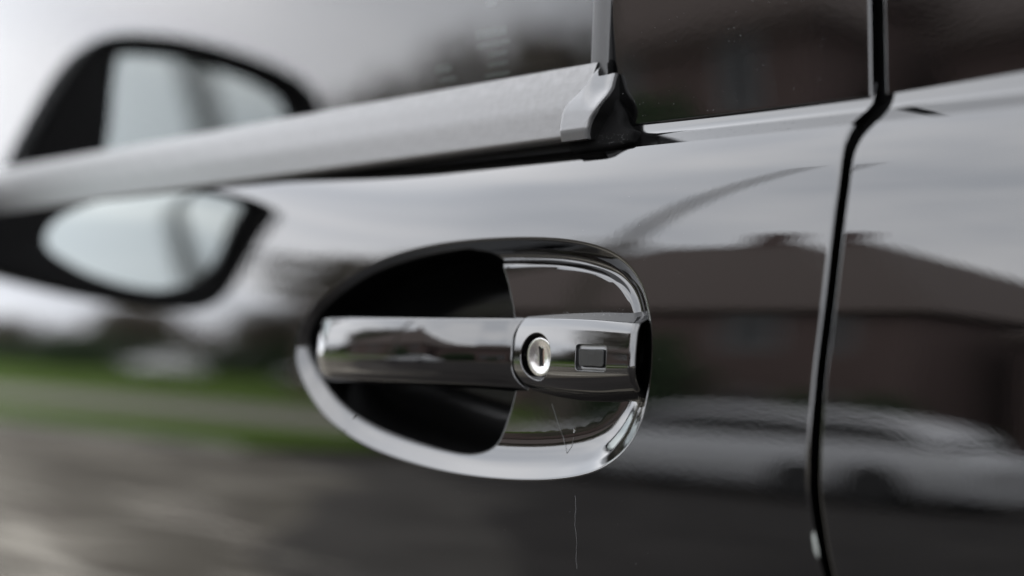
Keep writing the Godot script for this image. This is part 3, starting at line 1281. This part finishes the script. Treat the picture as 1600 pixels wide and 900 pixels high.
# ------------------------------------------------------------------ the surroundings that the paint mirrors
func sheet(x0: float, x1: float, z0: float, z1: float, y: float, nx := 1, nz := 1, hill = null) -> Shape:
	var s := Shape.new()
	var rows := []
	for j in nz + 1:
		var row := PackedVector3Array()
		for i in nx + 1:
			var x := lerpf(x0, x1, float(i) / nx)
			var z := lerpf(z0, z1, float(j) / nz)
			row.append(Vector3(x, y + (hill.call(x, z) if hill != null else 0.0), z))
		rows.append(row)
	s.rows(rows, grid_normals(rows, Vector3.UP))
	return s

func tiled(m: StandardMaterial3D, tile: float) -> StandardMaterial3D:
	m.uv1_triplanar = true
	m.uv1_world_triplanar = true
	m.uv1_scale = Vector3.ONE / tile
	return m

func bank(z: float) -> float:                         # the lawn rises away from the car park
	return 0.69 + 0.095 * maxf(0.0, z - 14.6)

func build_ground() -> void:
	var tar := mat(Color.WHITE, 0.9, 0.0, 0.2)
	tar.albedo_texture = noise_tex(0.012, 512, false, 1, 5, 21, ramp([[0.0, rgb(0.08, 0.071, 0.058)], [0.42, rgb(0.13, 0.118, 0.097)], [0.60, rgb(0.17, 0.155, 0.13)], [0.70, rgb(0.34, 0.315, 0.265)], [0.78, rgb(0.23, 0.212, 0.178)], [1.0, rgb(0.19, 0.173, 0.145)]]))
	tiled(tar, 9.0)
	single("asphalt", sheet(-400, 400, -400, 400, 0.0, 2, 2), tar, "grey brown asphalt of the car park", "", Vector3.ZERO, "structure")
	var tar_and_shade := mat(Color.WHITE, 0.9, 0.0, 0.2)  # dark tarmac colour that also paints the shade beside the car
	tar_and_shade.albedo_texture = noise_tex(0.02, 256, false, 1, 5, 22, ramp([[0.0, rgb(0.025, 0.023, 0.022)], [1.0, rgb(0.055, 0.05, 0.047)]]))
	tiled(tar_and_shade, 5.0)
	var edge := PackedVector2Array([Vector2(-1.2, 2.2), Vector2(-2.6, 2.7), Vector2(-3.8, 3.9), Vector2(-5.1, 5.0), Vector2(-6.0, 6.6), Vector2(-7.6, 7.3), Vector2(-9.4, 8.6), Vector2(-10.8, 10.0), Vector2(-11.2, 16.5), Vector2(12, 16.5), Vector2(12, 0.15), Vector2(-1.6, 0.15), Vector2(-1.7, 0.9), Vector2(-0.9, 1.2)])  # the last points add a strip along the car, its shade painted dark
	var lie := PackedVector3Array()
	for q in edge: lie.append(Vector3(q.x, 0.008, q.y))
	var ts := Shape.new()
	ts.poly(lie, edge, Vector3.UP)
	single("tarmac_and_car_shade", ts, tar_and_shade, "darker new tarmac before the brick houses, with the shade beside the black car painted in", "", Vector3.ZERO, "structure")
	var edge_tone := mat(Color.WHITE, 0.9, 0.0, 0.2)  # in-between tone added to soften the edge of the dark patch
	edge_tone.albedo_texture = noise_tex(0.02, 256, false, 1, 5, 23, ramp([[0.0, rgb(0.05, 0.046, 0.042)], [1.0, rgb(0.10, 0.093, 0.084)]]))
	tiled(edge_tone, 5.0)
	var wide := PackedVector2Array([Vector2(-1.7, 1.25), Vector2(-2.7, 1.9), Vector2(-3.4, 2.2), Vector2(-4.8, 3.6), Vector2(-6.1, 4.6), Vector2(-7.3, 6.2), Vector2(-9.2, 6.9), Vector2(-10.6, 7.8), Vector2(-11.4, 10.5), Vector2(-11.4, 17), Vector2(13, 17), Vector2(13, 1.0)])
	var lie2 := PackedVector3Array()
	for q in wide: lie2.append(Vector3(q.x, 0.004, q.y))
	var os := Shape.new()
	os.poly(lie2, wide, Vector3.UP)
	single("tarmac_edge_tone", os, edge_tone, "middle tone sheet softening the edge of the dark tarmac and painted shade", "", Vector3.ZERO, "structure")
	var worn := mat(rgb(0.46, 0.43, 0.37), 0.9, 0.0, 0.2)
	var marks := Shape.new()
	for m in [[-2.1, 1.15, 1.3], [-2.9, 1.45, 0.9], [-3.6, 1.5, 1.6], [-2.5, 1.85, 1.2], [-4.8, 1.95, 1.5], [-3.4, 2.35, 0.8], [-6.2, 2.6, 2.0], [-1.9, 1.4, 0.5], [-3.1, 1.25, 1.1], [-4.1, 1.7, 1.2], [-4.4, 2.7, 1.4], [-5.4, 3.2, 1.3], [-2.6, 1.0, 0.8], [-5.6, 2.1, 1.1]]:
		var a := PackedVector3Array()
		var b := PackedVector3Array()
		for k in 15:
			var w := 0.06 * sin(PI * k / 14.0) * rng.randf_range(0.5, 1.2)
			var x: float = m[0] + m[2] * (k / 14.0 - 0.5)
			var z: float = m[1] + 0.03 * sin(k * 0.8 + m[0])
			a.append(Vector3(x, 0.004, z - w)); b.append(Vector3(x, 0.004, z + w))
		marks.rows([a, b], grid_normals([a, b], Vector3.UP))
	single("worn_lines", marks, worn, "pale worn line fragments on the asphalt beside the black car", "", Vector3.ZERO, "structure")
	var turf := mat(Color.WHITE, 0.95, 0.0, 0.15)
	turf.albedo_texture = noise_tex(0.03, 256, false, 1, 4, 31, ramp([[0.0, rgb(0.05, 0.088, 0.014)], [0.6, rgb(0.08, 0.132, 0.022)], [1.0, rgb(0.12, 0.165, 0.045)]]))
	tiled(turf, 4.0)
	single("verge", sheet(-120, -11.5, 8.0, 11.6, 0.1, 40, 8, func(x, z): return 0.08 * (z - 8.0) + 0.03 * sin(x * 1.3) * sin(z * 2.1)), turf, "narrow strip of green grass along the car park", "", Vector3.ZERO, "structure")
	var slabs := mat(Color.WHITE, 0.85)
	slabs.albedo_texture = noise_tex(0.02, 256, false, 1, 4, 41, ramp([[0.0, rgb(0.15, 0.138, 0.115)], [1.0, rgb(0.24, 0.222, 0.185)]]))
	tiled(slabs, 3.0)
	single("path", sheet(-120, -11.5, 11.6, 14.6, 0.39, 30, 2, func(x, z): return 0.13 * (z - 11.6)), slabs, "pale footpath between two strips of grass", "", Vector3.ZERO, "structure")
	single("lawn", sheet(-120, -11.5, 14.6, 60, 0.1, 60, 40, func(x, z): return bank(z) + 0.06 * sin(x * 0.9) * sin(z * 1.3)), turf, "wide green lawn rising behind the footpath", "", Vector3.ZERO, "structure")
	var k := Shape.new()
	k.box(Vector3(-120, 0, 7.85), Vector3(-11.5, 0.13, 8.0), 0.02)
	single("kerb", k, mat(rgb(0.3, 0.29, 0.27), 0.8), "pale stone kerb in front of the grass", "", Vector3.ZERO, "structure")

func house(label: String, at: Vector3, size: Vector3, ridge: float, r0: float, r1: float, brick: StandardMaterial3D, tiles: StandardMaterial3D, cols: int, floors: int) -> void:
	var h := thing("brick_house", label, "house", at)
	var w := Shape.new()
	w.box(Vector3(-size.x / 2, 0, 0), Vector3(size.x / 2, size.y, size.z), 0.02)
	part("wall", w, brick, h)
	var r := Shape.new()
	var e := 0.4
	var a := Vector3(-size.x / 2 - e, size.y, -e)
	var b := Vector3(size.x / 2 + e, size.y, -e)
	var c := Vector3(size.x / 2 + e, size.y, size.z + e)
	var d := Vector3(-size.x / 2 - e, size.y, size.z + e)
	var p := Vector3(r0, ridge, size.z / 2)
	var q := Vector3(r1, ridge, size.z / 2)
	r.quad(a, b, q, p, (b - a).cross(p - a).normalized() * -signf((b - a).cross(p - a).z))
	r.quad(c, d, p, q, Vector3(0, 0.7, 0.7))
	r.quad(b, c, q, q, Vector3(0.7, 0.7, 0))
	r.quad(d, a, p, p, Vector3(-0.7, 0.7, 0))
	r.box(Vector3(-size.x / 2 - e, size.y - 0.25, -e), Vector3(size.x / 2 + e, size.y - 0.01, size.z + e), 0.02)
	var ro := part("roof", r, tiles, h)
	var ch := Shape.new()
	ch.box(Vector3(-0.5, ridge - 1.2, size.z / 2 - 0.4), Vector3(0.5, ridge + 1.1, size.z / 2 + 0.4), 0.03)
	part("chimney", ch, brick, ro)
	var fr := mat(grey(0.3), 0.5)
	var pn := mat(grey(0.02), 0.05)
	for f in floors:
		for k in cols:
			var x := (k + 0.5) / cols * size.x - size.x / 2
			var y := 0.9 + f * (size.y / floors)
			var win := Shape.new()
			for bar in [[-0.6, 0, -0.52, 1.35], [0.52, 0, 0.6, 1.35], [-0.52, 0, 0.52, 0.08], [-0.52, 1.27, 0.52, 1.35], [-0.03, 0.08, 0.03, 1.27]]:
				win.box(Vector3(x + bar[0], y + bar[1], -0.06), Vector3(x + bar[2], y + bar[3], -0.003), 0.01)
			var o := part("window", win, fr, h)
			var gl := Shape.new()
			gl.box(Vector3(x - 0.52, y + 0.08, -0.03), Vector3(x + 0.52, y + 1.27, -0.006), 0.0)
			part("pane", gl, pn, o)

func build_houses() -> void:
	var brick := mat(Color.WHITE, 0.9)
	brick.albedo_texture = noise_tex(0.05, 256, false, 1, 4, 51, ramp([[0.0, rgb(0.085, 0.055, 0.05)], [0.6, rgb(0.13, 0.09, 0.083)], [1.0, rgb(0.20, 0.155, 0.145)]]))
	tiled(brick, 2.0)
	var tiles := mat(Color.WHITE, 0.85)
	tiles.albedo_texture = noise_tex(0.06, 256, false, 1, 3, 61, ramp([[0.0, rgb(0.065, 0.05, 0.044)], [1.0, rgb(0.13, 0.098, 0.086)]]))
	tiled(tiles, 2.0)
	house("tall brick house with hipped roof mirrored in the door and the pillar cover", Vector3(-19.2, 0, 20), Vector3(14.6, 5.2, 14), 12.2, -3.0, 1.0, brick, tiles, 4, 2)
	house("low brick house with shallow roof mirrored in the rear door", Vector3(-4.5, 0, 22), Vector3(13, 4.4, 9), 6.2, -4.0, 4.5, brick, tiles, 4, 1)
	var post := thing("wooden_pole", "tall wooden pole mirrored as a slanting streak above the handle recess", "pole", Vector3(-9.9, 0, 11.0))
	var ps := Shape.new()
	tube(ps, Vector3.ZERO, Vector3(0.1, 12.5, 0), 0.17, 0.08, 14)
	part("shaft", ps, mat(rgb(0.10, 0.085, 0.07), 0.9), post)

func build_mirror_band() -> void:  # unseen pole added to give the mirror glass its dark band
	var post := thing("added_leaning_pole", "added leaning grey pole that makes a dark band in the wing mirror glass", "added pole", Vector3(8.0, 0, 6.1))
	var ps := Shape.new()
	tube(ps, Vector3.ZERO, Vector3(0, 3.2, -1.6), 0.14, 0.10, 12)
	tube(ps, Vector3(0, 3.2, -1.6), Vector3(0, 7.0, -3.4), 0.10, 0.06, 12)
	part("trunk", ps, mat(rgb(0.16, 0.16, 0.15), 0.9), post)  # shaft of the added pole

func leafy(s: Shape, mid: Vector3, size: Vector3, count: int, leaf: float) -> void:
	for k in count:
		var d := Vector3(rng.randfn(), rng.randfn(), rng.randfn()).normalized() * pow(rng.randf(), 0.4)
		var lump := 1.0 + 0.22 * sin(d.x * 5 + 1) * sin(d.y * 6) * sin(d.z * 5 + 2)
		var p := mid + d * size * lump
		var n := Vector3(rng.randfn(), rng.randfn() + 0.6, rng.randfn()).normalized()
		var u := n.cross(Vector3(rng.randfn(), rng.randfn(), rng.randfn())).normalized() * leaf * rng.randf_range(0.6, 1.3)
		var w := n.cross(u) * 0.7
		s.quad(p - u, p - w, p + u, p + w, n)

func build_plants() -> void:
	var bark := mat(rgb(0.07, 0.055, 0.042), 0.9)
	var leaf := mat(Color.WHITE, 0.8)
	leaf.albedo_texture = noise_tex(0.05, 128, false, 1, 3, 71, ramp([[0.0, rgb(0.02, 0.045, 0.015)], [1.0, rgb(0.05, 0.085, 0.03)]]))
	leaf.uv1_triplanar = true
	leaf.uv1_scale = Vector3.ONE * 0.7
	var twig := mat(Color.WHITE, 0.9)
	twig.albedo_texture = noise_tex(0.05, 128, false, 1, 3, 72, ramp([[0.0, rgb(0.09, 0.075, 0.055)], [1.0, rgb(0.19, 0.16, 0.125)]]))
	twig.uv1_triplanar = true
	# bushes before the houses
	var b := thing("bush", "rounded dark green bush before the tall brick house, leftmost of the row", "bush", Vector3(-14.6, 0, 17.6), 0.0, "bushes before the houses")
	var s := Shape.new()
	leafy(s, Vector3(0, 1.9, 0), Vector3(1.6, 1.9, 1.3), 2200, 0.16)
	part("foliage", s, leaf, b)
	var st := Shape.new()
	tube(st, Vector3(0, 0, 0), Vector3(0.1, 1.0, 0), 0.08, 0.04)
	part("stem", st, bark, b)
	copy_of(b, "dark green bush between the two brick houses", Vector3(-11.6, 0, 18.8), 1.0, 0.6)
	copy_of(b, "dark green bush before the low brick house", Vector3(-8.6, 0, 20.8), 2.2, 0.7)
	copy_of(b, "small dark green bush at the right end of the low brick house", Vector3(-4.4, 0, 20.2), 3.0, 0.5)
	copy_of(b, "tall dark evergreen bush left of the tall brick house", Vector3(-31.0, bank(28), 28.0), 0.6, 2.3)
	# bare brown trees beyond the lawn
	var t := thing("bare_tree", "bare brown tree beyond the lawn, nearest to the tall brick house", "tree", Vector3(-27, bank(33), 33), 0.0, "bare trees beyond the lawn")
	var tr := Shape.new()
	tube(tr, Vector3.ZERO, Vector3(0.1, 2.0, 0), 0.2, 0.12)
	for k in 9:
		var a := TAU * k / 9 + rng.randf() * 0.4
		var from := Vector3(0.1, 1.4 + 0.08 * k, 0)
		tube(tr, from, from + Vector3(cos(a) * 1.4, 1.6 + rng.randf(), sin(a) * 1.4), 0.07, 0.02)
	part("trunk", tr, bark, t)
	var cr := Shape.new()
	leafy(cr, Vector3(0.1, 3.5, 0), Vector3(2.2, 1.7, 2.2), 1700, 0.15)
	part("crown", cr, twig, t)
	var spots := [[-31, 36], [-36.5, 34], [-42, 38], [-48, 35], [-55, 39], [-62, 36], [-70, 41], [-80, 38]]
	var words := ["second", "third", "fourth", "fifth", "sixth", "seventh", "eighth", "ninth"]
	for i in spots.size():
		copy_of(t, "bare brown tree beyond the lawn, %s from the tall brick house" % words[i], Vector3(spots[i][0], bank(spots[i][1]), spots[i][1]), i * 1.3, 0.95 + 0.3 * rng.randf())
	# long hedge at the far side of the lawn
	copy_of(t, "tall bare brown tree behind the left end of the tall brick house", Vector3(-33.5, bank(36), 36.0), 0.7, 2.7)
	copy_of(t, "tall bare brown tree left of the tall brick house, middle one of three", Vector3(-38.5, bank(36), 36.0), 2.7, 2.65)
	copy_of(t, "tall bare brown tree left of the tall brick house, farthest of three", Vector3(-44.5, bank(36), 37.0), 4.1, 2.6)
	var hs := Shape.new()
	for k in 30:
		leafy(hs, Vector3(-24 - k * 2.6, bank(34) + 1.2, 34 + 2 * sin(k * 0.8)), Vector3(2.2, 1.5 + 0.4 * sin(k * 2.1), 1.4), 420, 0.22)
	var wd := Shape.new()
	for k in 34:
		leafy(wd, Vector3(-26 - k * 3.4, bank(48) + 1.8, 48 + 3 * sin(k * 1.7)), Vector3(3.0, 2.6 + 0.9 * sin(k * 1.3 + 1), 2.0), 300, 0.34)
	single("wood", wd, twig, "far-off bare brown wood beyond the hedge", "wood", Vector3.ZERO, "stuff")
	single("hedge", hs, leaf, "long dark hedge under the bare trees at the far edge of the lawn", "hedge")

func tube(s: Shape, a: Vector3, b: Vector3, r0: float, r1: float, sides := 8) -> void:
	var d := (b - a).normalized()
	var u := d.cross(Vector3(0.3, 0.1, 0.9)).normalized()
	var w := d.cross(u)
	var rows := [PackedVector3Array(), PackedVector3Array()]
	var nr := [PackedVector3Array(), PackedVector3Array()]
	for i in sides + 1:
		var c := u * cos(TAU * i / sides) + w * sin(TAU * i / sides)
		rows[0].append(a + c * r0); rows[1].append(b + c * r1)
		nr[0].append(c); nr[1].append(c)
	s.rows(rows, nr)

func parked(label: String, at: Vector3, turn: float, body_m: StandardMaterial3D) -> Node3D:
	var c := thing("parked_car", label, "car", at, turn, "cars parked across from the black car")
	var b := Shape.new()
	var rows := []
	var L := [-2.25, -2.2, -2.0, -1.5, -1.0, -0.6, 0.0, 0.8, 1.4, 1.8, 2.1, 2.2]
	var top := [0.55, 0.66, 0.74, 0.84, 0.92, 0.95, 0.97, 0.98, 0.98, 0.95, 0.88, 0.7]
	var half := [0.55, 0.7, 0.82, 0.87, 0.89, 0.9, 0.9, 0.9, 0.89, 0.86, 0.78, 0.6]
	for i in 45:
		var x := lerpf(-2.25, 2.2, i / 44.0)
		var t := smooth(L, top, x)
		var w := smooth(L, half, x)
		var row := PackedVector3Array()
		for q in rounded([Vector2(-w + 0.08, 0.22), Vector2(-w, 0.36), Vector2(-w - 0.01, 0.62), Vector2(-w + 0.06, t - 0.03), Vector2(0, t + 0.03), Vector2(w - 0.06, t - 0.03), Vector2(w + 0.01, 0.62), Vector2(w, 0.36), Vector2(w - 0.08, 0.22)], [0, 0.05, 0.1, 0.06, 1.0, 0.06, 0.1, 0.05, 0], 9.0):
			row.append(Vector3(x, q.y, q.x))
		rows.append(row)
	var count: int = rows[0].size()
	for r in rows: count = mini(count, r.size())
	for k in rows.size(): rows[k] = rows[k].slice(0, count)
	b.rows(rows, grid_normals(rows, Vector3.UP))
	b.fan(rows[0], Vector3.LEFT); b.fan(rows[-1], Vector3.RIGHT)
	part("body", b, body_m, c)
	var g := Shape.new()
	var gr := []
	var rr := []
	for i in 33:
		var x := lerpf(-1.35, 1.85, i / 32.0)
		var t := smooth([-1.35, -0.9, -0.4, 0.2, 0.9, 1.4, 1.7, 1.85], [0.86, 1.10, 1.27, 1.33, 1.32, 1.25, 1.08, 0.93], x)
		var row := PackedVector3Array()
		var rf := PackedVector3Array()
		for q in [[-0.82, 0], [-0.78, 0.35], [-0.68, 0.9]]: row.append(Vector3(x, lerpf(0.85, t, q[1]), q[0]))
		for q in [[-0.70, 0.0], [-0.64, 0.055], [-0.5, 0.105], [-0.25, 0.13], [0.25, 0.13], [0.5, 0.105], [0.64, 0.055], [0.70, 0.0]]: rf.append(Vector3(x, lerpf(0.85, t, 0.9) + q[1] + 0.004, q[0]))
		for q in [[0.68, 0.9], [0.78, 0.35], [0.82, 0]]: row.append(Vector3(x, lerpf(0.85, t, q[1]), q[0]))
		gr.append(row); rr.append(rf)
	g.rows(gr, grid_normals(gr, Vector3.UP))
	part("windows", g, mat(grey(0.01), 0.04), c)
	var rs := Shape.new()
	rs.rows(rr, grid_normals(rr, Vector3.UP))
	part("roof", rs, body_m, c)
	for x in [-1.4, 1.35]:
		for z in [-0.8, 0.8]:
			var w := Shape.new()
			var wr := []
			for q in [[0.0, 0.11], [0.2, 0.12], [0.30, 0.12], [0.325, 0.1], [0.33, 0.0], [0.325, -0.1], [0.2, -0.12]]:
				var row := PackedVector3Array()
				for i in 25: row.append(Vector3(cos(TAU * i / 24) * q[0], sin(TAU * i / 24) * q[0], q[1] * signf(z)))
				wr.append(row)
			w.rows(wr, grid_normals(wr, Vector3(0, 0, signf(z))))
			var o := part("wheel", w, mat(grey(0.015), 0.8), c, Vector3(x, 0.33, z))
			var rm := Shape.new()
			var disc := PackedVector3Array()
			for i in 24: disc.append(Vector3(cos(TAU * i / 24) * 0.2, sin(TAU * i / 24) * 0.2, 0.123 * signf(z)))
			rm.fan(disc, Vector3(0, 0, signf(z)))
			part("rim", rm, mat(grey(0.06), 0.5, 1.0), o)
	return c

func build_parked_cars() -> void:
	var silver := mat(rgb(0.30, 0.31, 0.32), 0.12, 0.3)
	silver.clearcoat_enabled = true
	var slate := mat(rgb(0.48, 0.49, 0.50), 0.15, 0.1)
	slate.clearcoat_enabled = true
	parked("silver grey car parked before the brick houses, mirrored low in both doors", Vector3(-7.6, 0, 11.0), 0.0, slate)
	var white := mat(grey(0.7), 0.2)
	white.clearcoat_enabled = true
	parked("white car parked at the far end of the lawn by the hedge", Vector3(-47, bank(29) + 0.1, 29), 0.1, white)
	parked("silver car on the lawn edge beside the bare trees", Vector3(-29.5, bank(24) + 0.1, 24), 0.05, silver)
